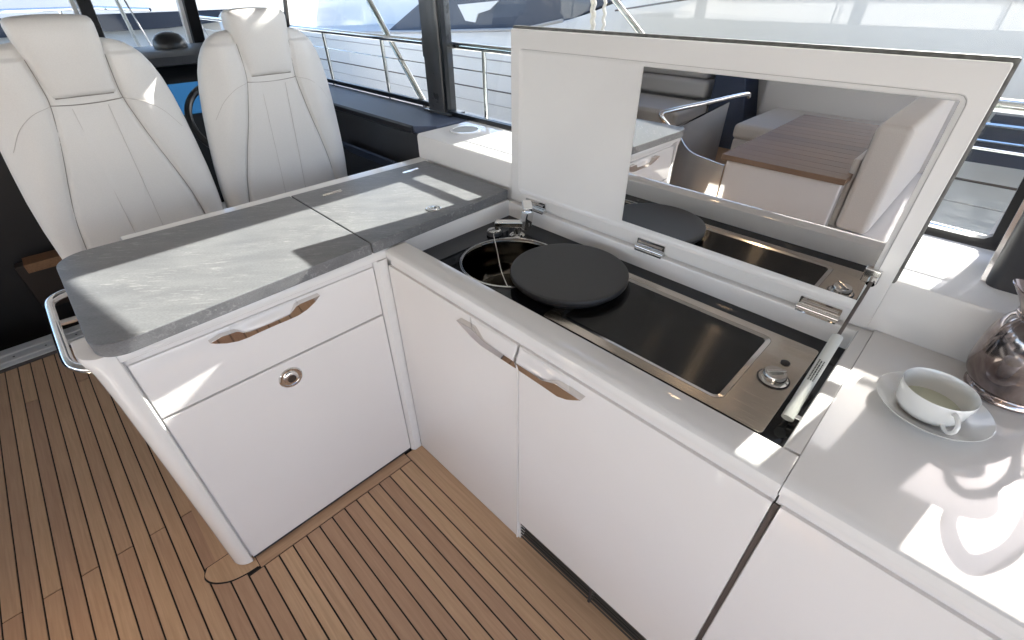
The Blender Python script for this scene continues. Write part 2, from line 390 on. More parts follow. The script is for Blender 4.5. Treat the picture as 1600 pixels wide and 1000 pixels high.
# moulded lip of the scoop above the handle
def scoop(u0, u1, z0, z1, parent, axis, half=0):
    bm = B(); n, k = 24, 8
    grid = []
    for i in range(n+1):
        u = u0 + (u1-u0)*i/n; e = (math.sin(math.pi*i/n) if not half else math.sin(math.pi/2*(i/n if half > 0 else 1-i/n)))**.85
        row = []
        for j in range(k+1):
            t = j/k; z = z0 + (z1-z0)*t
            d = .0005 + .017*e*math.sin(math.pi*min(1, t*.5+.0)+math.pi*.5*0)*(1-t)**.8*1.0 if t > 0 else .0005 + .017*e
            d = .0005 + .013*e*(math.cos(t*math.pi)*.5+.5)
            row.append(bm.verts.new((d, u, z) if axis == 'y' else (u, -d, z)))
        grid.append(row)
    for a, b in zip(grid, grid[1:]):
        for j in range(k): bm.faces.new((a[j], b[j], b[j+1], a[j+1]))
    o = obj('finger_scoop', bm, PANEL, parent, ang=80)
    so = o.modifiers.new('solid', 'SOLIDIFY'); so.thickness = .002; so.offset = -1
scoop(-.46, -.285, .834, .862, dr, 'y')
dl = obj('cabinet_door', prism(B(), [(-.012, .016), (-.0015, .016), (0, .018), (0, .684), (-.0015, .686), (-.012, .686)], 'y', -.676, -.044), PANEL, cab)
lk = obj('push_latch', lathe(B(), [(.0, .0), (.034, 0), (.034, .003), (.031, .006), (.027, .0055), (.0265, .003), (.021, .003), (.0205, .008), (.017, .0095), (.0, .0095)], (0, -.3695, .629), 40, 'x', False, False), CHROME, dl)
obj('inlay', cyl(B(), (.0092, -.3695, .629), .0125, .0012, 24, 'x'), mat('smoked_inlay', (.10, .085, .075), .2, .6), dl)
obj('corner_filler', prism(B(), [(-.012, .0), (-.012, -.040), (.0, -.040), (.012, -.030), (.012, 0.0)], 'z', .001, .884), WHITE, cab)
obj('toe_kick', box(B(), -.03, -.006, -.676, -.0, .001, .014), DARK, cab, smooth=False)

# slate: fixed slab and the hinged slab beyond the joint
def slab(pts): return prism(B(), pts, 'z', .9195, .9545)
def yx(y, x0a, x0b): return x0a + (x0b-x0a)*(y+.70)/1.24
def fx(y): return .046 + (0.0-.046)*(y+.70)/1.24
def bxk(y): return -.534 + (-.503+.534)*(y+.70)/1.24
r = .075
left = [(fx(-.047), -.047), (bxk(-.047), -.047)]
cxb, cyb = bxk(-.63)+r, -.712+r
left += [(cxb + r*math.cos(R(a)), cyb + r*math.sin(R(a))) for a in range(180, 271, 10)]
cxf, cyf = fx(-.66)-.06, -.712+.06
left += [(cxf + .06*math.cos(R(a)), cyf + .06*math.sin(R(a))) for a in range(270, 361, 10)]
obj('worktop', slab(left), SLATE, cab, bevel=.003, seg=3)
lid2 = obj('worktop_lid', slab([(fx(-.0435), -.0435), (fx(.538), .538), (bxk(.538), .538), (bxk(-.0435), -.0435)]), SLATE, cab, bevel=.003, seg=3)
for yc in (.070, .410):
    obj('hinge', prism(B(), round_rect(-.437, -.421, yc-.037, yc+.037, .003), 'z', .953, .957), CHROME, lid2)
    obj('hinge_pin', tube(B(), [(-.431, yc-.036, .9575), (-.431, yc+.036, .9575)], .0035, 10), CHROME, lid2)
obj('push_latch', lathe(B(), [(0, .0), (.025, 0), (.025, .003), (.022, .0045), (.0185, .004), (.018, .0025), (.014, .0025), (.0135, .006), (.010, .007), (0, .007)], (-.052, .238, .9535), 36, 'z', False, False), CHROME, lid2)
# white upstand ledge behind the slab
obj('back_ledge', box(B(), -.575, -.509, -.55, .559, .60, .951), WHITE, cab, bevel=.006, seg=3)
# chrome grab rail round the inboard end
pts = smoothline([(-.50, -.715, .865), (-.49, -.745, .865), (-.46, -.767, .865), (-.38, -.770, .865), (-.20, -.770, .865), (-.115, -.768, .865), (-.075, -.755, .865), (-.050, -.735, .865), (-.043, -.712, .865)], 6)
obj('grab_rail', tube(B(), pts, .0115, 14), CHROME, cab)
for x in (-.33,): obj('rail_stay', tube(B(), [(x, -.72, .86), (x, -.765, .862)], .008, 10), CHROME, cab)

# ================================================================== GALLEY: long arm with hob and sink
gal = thing('hob_counter', 'long white galley counter with sunken sink and hob under a raised mirror lid', 'counter', (.58, .28, 0))
XR = 1.164
obj('carcass', box(B(), .014, 1.175, .042, .555, .012, .71), WHITE, gal, smooth=False)
rim = [(.055, .860), (.055, .888), (-.001, .888), (-.005, .892), (-.006, .902), (-.003, .912), (.004, .917), (.012, .9185), (.066, .9185), (.071, .9165), (.0735, .912), (.0735, .845), (.055, .845)]
obj('front_rim', prism(B(), rim, 'x', .024, XR), WHITE, gal)
obj('rim_groove', box(B(), .016, 1.168, .0095, .0115, .856, .888), PANEL, gal, smooth=False)
obj('shadow_line', box(B(), .020, 2.4, .0005, .0095, .8862, .8878), GROOVE, gal, smooth=False)
obj('back_rim', prism(B(), [(.536, .845), (.536, .905), (.538, .910), (.543, .912), (.5585, .912), (.5585, .845)], 'x', .004, XR), WHITE, gal)
obj('side_rim', prism(B(), [(-.011, .845), (-.011, .918), (.0045, .918), (.006, .915), (.006, .845)], 'y', .014, .535), WHITE, gal)
obj('side_rim', prism(B(), [(1.1375, .845), (1.1375, .912), (1.140, .917), (1.145, .9185), (XR, .9185), (XR, .845)], 'y', .0745, .5355), WHITE, gal)
# the glossy black glass sheet with a round hole for the bowl
SC, SR = (.262, .290), .158
bm = B(); N = 72
hole = [bm.verts.new((SC[0]+SR*math.cos(2*math.pi*i/N), SC[1]+SR*math.sin(2*math.pi*i/N), .8575)) for i in range(N)]
def edgept(t):
    dx, dy = math.cos(t), math.sin(t); ks = []
    for (lim, d, c0) in ((.0065, dx, SC[0]), (1.137, dx, SC[0]), (.074, dy, SC[1]), (.5355, dy, SC[1])):
        if abs(d) > 1e-9:
            k = (lim-c0)/d
            if k > 0: ks.append(k)
    k = min(ks); return (SC[0]+k*dx, SC[1]+k*dy, .8575)
outer = [bm.verts.new(edgept(2*math.pi*i/N)) for i in range(N)]
cor = {}
for i in range(N):
    j = (i+1) % N; a, b = outer[i].co, outer[j].co
    fs = [hole[i], hole[j], outer[j], outer[i]]
    if abs(a.x-b.x) > 1e-6 and abs(a.y-b.y) > 1e-6:
        cx = [q for q in (.0065, 1.137) if min(abs(a.x-q), abs(b.x-q)) < 1e-5][0]; cy = [q for q in (.074, .5355) if min(abs(a.y-q), abs(b.y-q)) < 1e-5][0]
        fs = [hole[i], hole[j], outer[j], bm.verts.new((cx, cy, .8575)), outer[i]]
    bm.faces.new(fs)
obj('glass_worktop', bm, GLASS_BLK, gal, smooth=False)
sk = obj('sink', lathe(B(), [(.158, .8590), (.154, .8592), (.152, .857), (.150, .845), (.147, .80), (.140, .765), (.120, .742), (.08, .734), (.035, .730), (.03, .724), (.0, .724)], (SC[0], SC[1], 0), 72, 'z', False, False), mat('sink_steel', (.16, .145, .125), .10, 1), gal)
obj('sink_ring', ring_prism(B(), [(SC[0]+.161*math.cos(2*math.pi*i/72), SC[1]+.161*math.sin(2*math.pi*i/72)) for i in range(72)], [(SC[0]+.1545*math.cos(2*math.pi*i/72), SC[1]+.1545*math.sin(2*math.pi*i/72)) for i in range(72)], 'z', .8577, .8605), CHROME, gal, bevel=.0008)
obj('drain', lathe(B(), [(0, .7255), (.034, .7255), (.036, .729), (.040, .7335), (.042, .734), (.042, .7335)], (SC[0], SC[1], 0), 32, 'z', False, False), CHROME, sk)
obj('plug', lathe(B(), [(0, .748), (.012, .748), (.014, .744), (.014, .738), (.027, .735), (.027, .730), (0, .730)], (SC[0]+.02, SC[1]-.02, 0), 28, 'z', False, False), DARK, sk)
# plug puller and its cable
kn = obj('waste_knob', lathe(B(), [(.026, .8577), (.026, .868), (.024, .871), (0, .871)], (.084, .385, 0), 32, 'z', True, False), DARK, gal)
obj('knob_cap', lathe(B(), [(.0225, .871), (.0225, .8735), (.018, .8755), (.006, .8745), (0, .8745)], (.084, .385, 0), 32, 'z', True, False), CHROME, kn)
cb = smoothline([(.095, .375, .8745), (.115, .355, .868), (.15, .335, .835), (.20, .305, .79), (.262, .28, .752), (.282, .27, .748)], 8)
obj('plug_cable', tube(B(), cb, .0017, 8), CHROME, gal)
# folding tap
tap = obj('tap', lathe(B(), [(.026, .8577), (.026, .862), (.021, .866), (.013, .868), (.013, .892), (.0, .892)], (.150, .432, 0), 32, 'z', True, False), CHROME, gal)
def obox(bm, p, q, w_, h_, upv=(0, 0, 1)):
    p, q = Vector(p), Vector(q); t = (q-p).normalized(); s = t.cross(Vector(upv)).normalized(); u = s.cross(t)
    v = [bm.verts.new(c + a*w_*.5*s + b*h_*.5*u) for c in (p, q) for a, b in ((-1, -1), (1, -1), (1, 1), (-1, 1))]
    bm.faces.new(v[:4][::-1]); bm.faces.new(v[4:])
    for i in range(4): bm.faces.new((v[i], v[(i+1) % 4], v[4+(i+1) % 4], v[4+i]))
    return bm
obj('spout', obox(B(), (.185, .455, .905), (.098, .376, .905), .026, .020), CHROME, tap, bevel=.004, seg=3)
obj('mixer_body', obox(B(), (.176, .444, .888), (.180, .452, .950), .034, .028, (1, 0, 0)), CHROME, tap, bevel=.004, seg=3)
obj('lever', obox(B(), (.184, .448, .953), (.148, .478, .966), .032, .018), CHROME, tap, bevel=.003, seg=3)
obj('aerator', tube(B(), [(.104, .381, .896), (.104, .381, .884)], .009, 16), CHROME, tap)
# griddle: steel frame, sunk ribbed plate, knob, lamp
fr_o = round_rect(.532, 1.094, .135, .478, .008, 4); fr_i = round_rect(.560, 1.000, .162, .452, .022, 4)
gr = obj('griddle', ring_prism(B(), fr_o, fr_i, 'z', .8580, .8625), STEEL, gal, bevel=.0012)
tr_o = round_rect(.5605, .9995, .1625, .4515, .0215, 4); tr_i = round_rect(.574, .986, .176, .438, .016, 4)
bm = B(); a = [bm.verts.new((p[0], p[1], .8622)) for p in tr_o]; b = [bm.verts.new((p[0], p[1], .8587)) for p in tr_i]
for i in range(len(a)): j = (i+1) % len(a); bm.faces.new((a[i], a[j], b[j], b[i]))
obj('plate_bevel', bm, SATIN, gr)
bm = B(); ys = []; n, q = 62, 6
for i in range(n*q+1):
    ys.append((.1745 + (.4395-.1745)*i/(n*q), .8597 + .00034*math.cos(2*math.pi*i/q)))
va = [bm.verts.new((.5725, y_, z_)) for y_, z_ in ys]; vb = [bm.verts.new((.9875, y_, z_)) for y_, z_ in ys]
for i in range(len(ys)-1): bm.faces.new((va[i], va[i+1], vb[i+1], vb[i]))
obj('ribbed_plate', bm, RIB, gr, ang=180)
kb = obj('control_knob', lathe(B(), [(.030, .8625), (.030, .865), (.0245, .866), (.0245, .878), (.022, .882), (.010, .8825), (0, .881)], (1.052, .305, 0), 40, 'z', True, False), CHROME, gr)
obj('knob_grip', obox(B(), (1.037, .290, .884), (1.067, .320, .884), .007, .008), CHROME, kb, bevel=.002)
obj('knob_ring', ring_prism(B(), [(1.052+.033*math.cos(2*math.pi*i/40), .305+.033*math.sin(2*math.pi*i/40)) for i in range(40)], [(1.052+.030*math.cos(2*math.pi*i/40), .305+.030*math.sin(2*math.pi*i/40)) for i in range(40)], 'z', .8622, .8640), DARK, gr)
obj('pilot_lamp', lathe(B(), [(.010, .8624), (.010, .8645), (.007, .866), (0, .866)], (1.052, .378, 0), 24, 'z', True, False), DARK, gr)

# doors of the long arm
def front_y(z0, z1, ch=.006): return [(.012, z0), (.002, z0), (0, z0+.002), (0, z1-ch), (.0015, z1-ch+.004), (.010, z1-.002), (.012, z1)]
d1 = obj('cabinet_door', prism(B(), front_y(.004, .862), 'x', .0145, .571), PANEL, gal)
d2 = obj('cabinet_door', prism(B(), front_y(.103, .862), 'x', .579, XR), PANEL, gal)
obj('door_edge', prism(B(), [(-.0035, .0045), (-.0035, .8), (.011, .8), (.011, .0045)], 'x', .5715, .5765), PANEL, gal)
W1 = [(.36, .836), (.422, .842), (.464, .818), (.557, .818), (.570, .816), (.570, .787), (.557, .786), (.437, .785), (.406, .798)]
W2 = [(.580, .816), (.598, .817), (.663, .815), (.706, .838), (.78, .836), (.735, .798), (.705, .784), (.654, .786), (.580, .787)]
wing(W1, d1, 'x'); wing(W2, d2, 'x')
scoop(.40, .571, .818, .858, d1, 'x', 1); scoop(.579, .735, .818, .858, d2, 'x', -1)
LOUV = mat('bronze_louvre', (.09, .082, .072), .35)
# vent in the plinth
vt = obj('plinth_vent', box(B(), .579, 2.6, .034, .040, .001, .103), BLACK, gal, smooth=False)
for xa, xb in ((.586, .872), (.884, 1.172), (1.184, 1.47)):
    for k in range(5):
        z = .014+.0185*k
        obj('louvre', prism(B(), [(.004, z), (.004, z+.0022), (.0085, z+.0026), (.0085, z+.0004)], 'x', xa, xb), LOUV, gal, smooth=False)
for x in (.878, 1.178): obj('vent_mullion', box(B(), x-.004, x+.004, .003, .027, .004, .102), DARK, gal, smooth=False)
obj('vent_cover', box(B(), .5775, .584, .003, .027, .003, .102), PANEL, gal, smooth=False)

# raised cover with the mirror
ld = obj('hob_lid', box(B(), .003, 1.156, .5605, .5760, .918, 1.4605), SLATE_EDGE, gal, bevel=.004, seg=3)
ow = round_rect(.0045, 1.1545, .9195, 1.459, .004, 3)
iw = round_rect(.044, 1.118, .955, 1.402, .016, 3)
iw2 = round_rect(.052, 1.110, .963, 1.394, .012, 3)
bm = B(); ring_prism(bm, round_rect(.008, 1.150, .922, 1.4535, .004, 3), iw, 'y', .5480, .5604)
obj('lid_frame', bm, WHITE, ld, bevel=.003, seg=3)
bm = B(); a = [bm.verts.new((p[0], .5484, p[1])) for p in iw]; b = [bm.verts.new((p[0], .5535, p[1])) for p in iw2]; n = len(a)
for i in range(n): j = (i+1) % n; bm.faces.new((a[i], a[j], b[j], b[i]))
bm.faces.new(b)
obj('lid_panel', bm, WHITE, ld, ang=60)
obj('mirror', box(B(), .480, 1.1085, .5500, .5530, .978, 1.3915), MIRROR, ld, smooth=False)
for xc in (.132, .592, 1.049):
    h = obj('lid_hinge', prism(B(), round_rect(xc-.045, xc+.045, .924, .947, .002, 2), 'y', .5415, .5478), CHROME, ld)
    obj('hinge_leaf', prism(B(), round_rect(xc-.045, xc+.045, .5290, .5435+.013, .002, 2), 'z', .9122, .9158), CHROME, ld)
    obj('hinge_pin', tube(B(), [(xc-.046, .5400, .9205), (xc+.046, .5400, .9205)], .0075, 14), CHROME, ld)
    obj('hinge_pin', tube(B(), [(xc-.040, .5395, .936), (xc+.040, .5395, .936)], .0035, 10), CHROME, ld)
# gas strut
A_, T_ = Vector((1.116, .205, .885)), Vector((1.1175, .5405, 1.040))
dv = (T_-A_).normalized(); L_ = (T_-A_).length
gs = obj('gas_strut', tube(B(), [A_+dv*.012, A_+dv*.2], .0105, 20), PLASTIC, gal)
obj('strut_rod', tube(B(), [A_+dv*.2, T_-dv*.012], .0036, 12), GAP, gs)
obj('strut_end', tube(B(), [A_-dv*.016, A_+dv*.013], .0112, 16), PLASTIC, gs)
obj('strut_socket', tube(B(), [T_-dv*.014, T_+dv*.006], .0085, 14), CHROME, gs)
obj('ball_bracket', obox(B(), (1.130, .200, .862), (1.130, .200, .886), .012, .02, (1, 0, 0)), CHROME, gs, bevel=.002)
obj('lid_bracket', box(B(), 1.096, 1.128, .5395, .5496, 1.028, 1.062), CHROME, gs, bevel=.003)
# small illegible print on the cylinder: three rows of short marks
sd = dv.cross(Vector((0, -.45, 1))).normalized(); nn = sd.cross(dv).normalized()
if nn.dot(Vector((0, -.5, 1))) < 0: nn = -nn
for rr_ in range(3):
    q = .075
    ang = (rr_-1)*.42
    while q < .125:
        l = rnd.uniform(.002, .0055); p0 = A_+dv*q + (nn*math.cos(ang)+sd*math.sin(ang))*.0107
        obj('print_mark', obox(B(), p0, p0+dv*l, .0024, .0005, nn), INK, gs, smooth=False); q += l+.0012

# ================================================================== counter further aft
ac = thing('aft_counter', 'glossy white counter beside the hob on which the cup and jug stand', 'counter', (1.9, .28, 0))
XA = 1.1652
obj('counter_top', prism(B(), [(.02, .860), (.02, .888), (-.001, .888), (-.005, .892), (-.006, .902), (-.003, .912), (.005, .918), (.024, .9195), (.5585, .9195), (.5585, .860)], 'x', XA, 2.6), WHITE, ac)
obj('rim_groove', box(B(), XA, 2.6, .0095, .0115, .856, .888), PANEL, ac, smooth=False)
obj('carcass', box(B(), 1.18, 2.6, .014, .555, .118, .855), WHITE, ac, smooth=False)
obj('cabinet_door', prism(B(), front_y(.103, .862), 'x', 1.1765, 2.2), PANEL, ac)
obj('gap_strip', box(B(), 1.1655, 1.175, .0065, .0125, .103, .855), GAP, ac, smooth=False)

# ================================================================== things on the counter
# dark round board over the sink and griddle
bt = thing('round_board', 'round charcoal board laid over the edge of sink and griddle', 'chopping board', (.470, .318, .8625))
bd = obj('board', lathe(B(), [(0, .877), (.154, .877), (.165, .879), (.1685, .884), (.1690, .888), (.1690, .893), (.1675, .8965), (.1640, .898), (.158, .8974), (0, .8974)], (.470, .318, 0), 120, 'z', False, False), BOARD, bt)
obj('foot_ring', lathe(B(), [(.10, .8626), (.148, .8626), (.150, .865), (.150, .876), (.146, .8775), (.10, .8775)], (.470, .318, 0), 72, 'z', False, False), mat('black_rubber', (.014, .014, .014), .7), bt)
# saucer
sx, sy = 1.296, .336
su = obj('saucer', lathe(B(), [(0, .9205), (.045, .9200), (.050, .9215), (.065, .928), (.082, .938), (.0865, .9405), (.0875, .9420), (.086, .9425), (.080, .9395), (.062, .9315), (.045, .9262), (.028, .9255), (.026, .9265), (0, .9265)], (sx, sy, 0), 72, 'z', False, False), PORC, loc=(sx, sy, .92))
tag(su, 'white porcelain saucer under the tea cup on the counter', 'saucer')
# cup
cx_, cy_ = 1.291, .326
cp = thing('cup', 'white porcelain tea cup with greenish shade painted inside, beside the jug', 'cup', (cx_, cy_, .9268))
obj('bowl', lathe(B(), [(0, .9275), (.031, .9275), (.032, .9270), (.036, .9285), (.0455, .935), (.0505, .946), (.0535, .966), (.0550, .9830), (.0545, .9842), (.0537, .9830), (.0518, .966), (.0488, .948), (.043, .938), (.02, .9335), (0, .9335)], (cx_, cy_, 0), 72, 'z', False, False), PORC, cp)
obj('tea', cyl(B(), (cx_, cy_, .9440), .0468, .0006, 48), mat('green_cup_shade', (.66, .68, .53), .08), cp)  # tinted disc painting the shade inside the cup, no liquid surface
ha = Vector((.50, -.866, 0))
def hp(d, z): return (cx_+ha.x*d, cy_+ha.y*d, z)
obj('handle', tube(B(), smoothline([hp(.050, .974), hp(.062, .977), hp(.074, .970), hp(.077, .958), hp(.071, .947), hp(.060, .942), hp(.0465, .945)], 6), .0036, 12), PORC, cp)
# jug
jx, jy = 1.388, .497
jg = thing('jug', 'tarnished silver coffee jug with flared spout at the right edge', 'jug', (jx, jy, .9197))
prof = [(0, .920), (.055, .920), (.059, .923), (.060, .928), (.055, .933), (.054, .936), (.062, .943), (.069, .955), (.0728, .970), (.0740, .990), (.0738, 1.015), (.0725, 1.035), (.0695, 1.053), (.065, 1.066), (.0595, 1.076), (.056, 1.082), (.055, 1.085), (.0572, 1.088), (.055, 1.091), (.0545, 1.096), (.057, 1.106), (.0625, 1.120), (.064, 1.123), (.063, 1.1235), (.059, 1.115), (.052, 1.100), (.050, 1.094)]
bm = B(); lathe(bm, prof, (jx, jy, 0), 72, 'z', False, False)
for v in bm.verts:   # pull the rim out into a spout on the forward side
    if v.co.z > 1.09:
        d = Vector((v.co.x-jx, v.co.y-jy, 0)); a = math.atan2(d.y, d.x) - math.pi
        a = math.atan2(math.sin(a), math.cos(a)); k = math.exp(-(a/.5)**2)*(v.co.z-1.09)/.034
        v.co += d.normalized()*k*.022 + Vector((0, 0, .012*k))
obj('body', bm, JUG, jg, ang=60)
hd = Vector((.97, -.24, 0)).normalized()
def jp(d, z): return (jx+hd.x*d, jy+hd.y*d, z)
hpts = smoothline([jp(.070, 1.02), jp(.082, 1.045), jp(.094, 1.09), jp(.092, 1.15), jp(.072, 1.192), jp(.054, 1.202), jp(.034, 1.190), jp(.022, 1.165), jp(.030, 1.135), jp(.055, 1.108)], 6)
obj('handle', tube(B(), hpts, .006, 12, True, [.006+.006*math.sin(math.pi*i/(len(hpts)-1)) for i in range(len(hpts))]), JUG, jg)
obj('handle_scroll', tube(B(), smoothline([jp(.082, 1.065), jp(.099, 1.055), jp(.107, 1.066), jp(.100, 1.078), jp(.093, 1.071)], 6), .004, 10), JUG, jg)

# ================================================================== windows, pillars
pl = thing('window_pillar', 'dark grey square window pillar between helm seats and raised lid', 'pillar', (-.82, .90, 1.03))
obj('post', prism(B(), round_rect(-.895, -.770, .865, .945, .006, 3), 'z', 1.03, 1.985), PILLAR, pl)
obj('seal', box(B(), -.925, -.8955, .90, .935, 1.04, 1.985), BLACK, pl, smooth=False)
obj('latch', box(B(), -.942, -.9255, .895, .915, 1.28, 1.36), DARK, pl, bevel=.003)
obj('base_plate', box(B(), -.93, -.72, .855, .955, 1.0475, 1.056), PILLAR, pl, bevel=.002)
ap_ = thing('aft_pillar', 'dark slanting pillar with bright edge standing behind the jug', 'pillar', (1.36, .75, 1.04))
bm = B(); rings = []
for z, dx in ((1.045, 0), (1.055, -.003), (1.30, -.022), (1.985, -.075)):
    rings.append([bm.verts.new((px+dx, py, z)) for px, py in round_rect(1.290, 1.432, .655, .80, .022, 5)])
for A2, D2 in zip(rings, rings[1:]):
    for i in range(len(A2)): bm.faces.new((A2[i], A2[(i+1) % len(A2)], D2[(i+1) % len(A2)], D2[i]))
bm.faces.new(rings[0][::-1]); bm.faces.new(rings[-1])
obj('post', bm, DARK, ap_, ang=50)
obj('bright_edge', obox(B(), (1.286, .685, 1.046), (1.211, .685, 1.985), .012, .010, (0, 1, 0)), SATIN, ap_)
# window frames
wf = thing('galley_window', 'black framed side window beside the raised lid, rounded at its aft corner', 'window', (.2, .89, 1.05))
bm = B(); fo = [( -.768, 1.985), (-.768, 1.046)]; fi = [(-.750, 1.97), (-.750, 1.066)]
corner = [(1.295, 1.046)]
fo += [(1.30, 1.046), (1.32, 1.0465), (1.334, 1.050), (1.336, 1.056), (1.275, 1.985)]
fi += [(1.235, 1.066), (1.258, 1.068), (1.270, 1.078), (1.268, 1.098), (1.198, 1.97)]
ring_prism(bm, fo, fi, 'y', .872, .895)
obj('window_frame', bm, BLACK, wf)
obj('pane', box(B(), -.752, 1.262, .883, .886, 1.062, 1.98), PANE, wf, smooth=False)
wf2 = thing('helm_window', 'black framed side window beyond the helm seats, forward of the pillar', 'window', (-1.6, .89, 1.05))
bm = B(); ring_prism(bm, [(-.926, 1.985), (-.926, 1.05), (-2.62, 1.05), (-2.25, 1.985)], [(-.944, 1.97), (-.944, 1.072), (-2.58, 1.072), (-2.24, 1.97)], 'y', .915, .935)
obj('window_frame', bm, BLACK, wf2)
bm = B(); prism(bm, [(-.942, 1.975), (-.942, 1.07), (-2.57, 1.07), (-2.22, 1.975)], 'y', .924, .927)
obj('pane', bm, PANE, wf2, smooth=False)

# helm side ledge
hl = thing('helm_side_ledge', 'blue grey padded side ledge below the helm window, with dark storage pocket', 'ledge', (-1.4, .8, .4))
obj('ledge_top', prism(B(), [(-.62, .914), (-.62, .70), (-.69, .628), (-2.6, .628), (-2.6, .914)], 'z', 1.015, 1.046), NAVY, hl, bevel=.006, seg=3)
obj('side_lining', prism(B(), [(-.58, .91), (-.58, .63), (-.70, .635), (-2.6, .66), (-2.6, .91)], 'z', .2, 1.013), FABRIC, hl)
obj('storage_pocket', prism(B(), [(.634, .80), (.628, .80), (.56, .875), (.563, .885), (.635, .84)], 'x', -1.35, -.80), NAVY, hl)
obj('ledge_trim', prism(B(), [(.627, 1.012), (.618, 1.020), (.618, 1.040), (.627, 1.047)], 'x', -2.6, -.70), DARK, hl)

# ================================================================== helm seats
def seat(name, loc, label):
    s = thing(name, label, 'helm seat', loc, 'white leather helm seats')
    X0, Y0 = loc[0], loc[1]
    prof = [(.62, .262, .055), (.70, .268, .062), (.80, .272, .066), (.90, .272, .068), (1.0, .268, .068), (1.10, .259, .067), (1.18, .250, .066), (1.26, .238, .065), (1.32, .224, .064), (1.36, .209, .062), (1.39, .192, .058), (1.41, .175, .053), (1.425, .155, .045), (1.435, .130, .034), (1.440, .10, .02)]
    def interp(z, k):
        for a, b in zip(prof, prof[1:]):
            if a[0] <= z <= b[0]:
                t = (z-a[0])/(b[0]-a[0]); return a[k]+(b[k]-a[k])*t
        return prof[0][k] if z < prof[0][0] else prof[-1][k]
    def cx(z): return X0 - .055 + .2*(z-.85)
    def half(z):   # centre panel half width
        pts = [(.6, .215), (.82, .195), (.93, .178), (1.04, .150), (1.17, .113), (1.28, .090), (1.32, .088), (1.5, .097)]
        for a, b in zip(pts, pts[1:]):
            if a[0] <= z <= b[0]:
                t = (z-a[0])/(b[0]-a[0]); return a[1]+(b[1]-a[1])*t
        return .09
    def rear(y, z):
        w_, d = interp(z, 1), interp(z, 2); q = min(1, abs(y)/w_)
        x = d*(1-q**2.6)**(1/2.6)
        h = half(z); e = abs(y)-h
        x += .017*math.exp(-((e-.055)/.05)**2)*(1 if z < 1.40 else .3)      # bolsters swell beside the panel
        x -= .0075*math.exp(-(e/.008)**2)                                  # seam valley
        x -= .004*math.exp(-((abs(y)-.045)/.004)**2)*(1 if z < 1.27 else 0)*.35
        return x
    bm = B(); rings = []; nz, nu = 110, 360
    zs = [.62+(1.44-.62)*(1-(1-i/nz)**1.35) for i in range(nz+1)]
    for z in zs:
        w_, d = interp(z, 1), interp(z, 2); ring = []
        for j in range(nu):
            th = 2*math.pi*j/nu; c, s_ = math.cos(th), math.sin(th)
            yy = w_*math.copysign(abs(c)**(.8), c); xx = d*math.copysign(abs(s_)**(.8), s_)
            if s_ >= 0: xx = rear(yy, z) + .0035*noise.noise((yy*7, z*5, loc[1]*9)) + .0012*noise.noise((yy*26, z*17, loc[1]*5))
            ring.append(bm.verts.new((cx(z)+xx, Y0+yy, z)))
        rings.append(ring)
    for A2, D2 in zip(rings, rings[1:]):
        for j in range(nu): bm.faces.new((A2[j], A2[(j+1) % nu], D2[(j+1) % nu], D2[j]))
    bm.faces.new(rings[0][::-1]); bm.faces.new(rings[-1])
    bk = obj('backrest', bm, LEATHER, s, ang=75)
    # headrest pillow
    hp_ = [(1.2975, .082, .050), (1.2985, .086, .058), (1.302, .0885, .064), (1.312, .0895, .067), (1.34, .0905, .069), (1.38, .0925, .070), (1.42, .096, .070), (1.455, .099, .067), (1.48, .100, .060), (1.492, .098, .050), (1.499, .092, .036), (1.502, .080, .018)]
    bm = B(); rings = []; nu = 72
    for z, w_, d in hp_:
        ring = []
        for j in range(nu):
            th = 2*math.pi*j/nu; c, s_ = math.cos(th), math.sin(th)
            yy = w_*math.copysign(abs(c)**.55, c); xx = d*math.copysign(abs(s_)**.55, s_)
            ring.append(bm.verts.new((cx(min(z, 1.5))+.012+xx, Y0+yy, z - .004*(yy/w_)**2)))
        rings.append(ring)
    for A2, D2 in zip(rings, rings[1:]):
        for j in range(nu): bm.faces.new((A2[j], A2[(j+1) % nu], D2[(j+1) % nu], D2[j]))
    bm.faces.new(rings[0][::-1]); bm.faces.new(rings[-1])
    obj('headrest', bm, LEATHER, s, ang=75)
    def line(pts, M, r, nm, dx=.0009):
        P = smoothline([(0, a, b) for a, b in pts], 10)
        obj(nm, tube(B(), [(cx(p.z)+rear(p.y, p.z)+dx, Y0+p.y, p.z) for p in P], r, 6), M, s)
    for sg in (-1, 1):
        line([(sg*half(z), z) for z in (.70, .82, .93, 1.04, 1.12, 1.2, 1.28, 1.33, 1.40)], SEAM, .0012, 'seam')
        line([(sg*.045, z) for z in (.75, .9, 1.0, 1.1, 1.2, 1.265)], STITCH, .0007, 'stitch_line', .0010)
        line([(sg*.092, 1.278), (sg*.14, 1.262), (sg*.185, 1.225), (sg*.225, 1.165)], STITCH, .0007, 'stitch_line')
    line([(-.089, 1.279), (-.04, 1.275), (0, 1.274), (.04, 1.275), (.089, 1.279)], SEAM, .0014, 'seam')
    obj('seam', tube(B(), [(cx(1.2968)+rear(q, 1.2968)+.002, Y0+q, 1.2966) for q in (-.072, -.04, 0, .04, .072)], .0018, 6), SEAM, s)  # dark tube painted in for the shaded slit below the headrest
    # seat cushion and pedestal, mostly hidden
    obj('seat_cushion', box(B(), X0-.62, X0-.12, Y0-.26, Y0+.26, .52, .66), LEATHER, s, bevel=.04, seg=4)
    obj('pedestal', box(B(), X0-.52, X0-.16, Y0-.2, Y0+.2, -.0, .52), WHITE, s, bevel=.01)
    return s
seat('helm_chair', (-.92, -.443, 0), 'white leather helm seat nearer the cabin steps, left of the pair')
seat('helm_chair', (-.92, .118, 0), 'white leather helm seat nearer the side window, right of the pair')

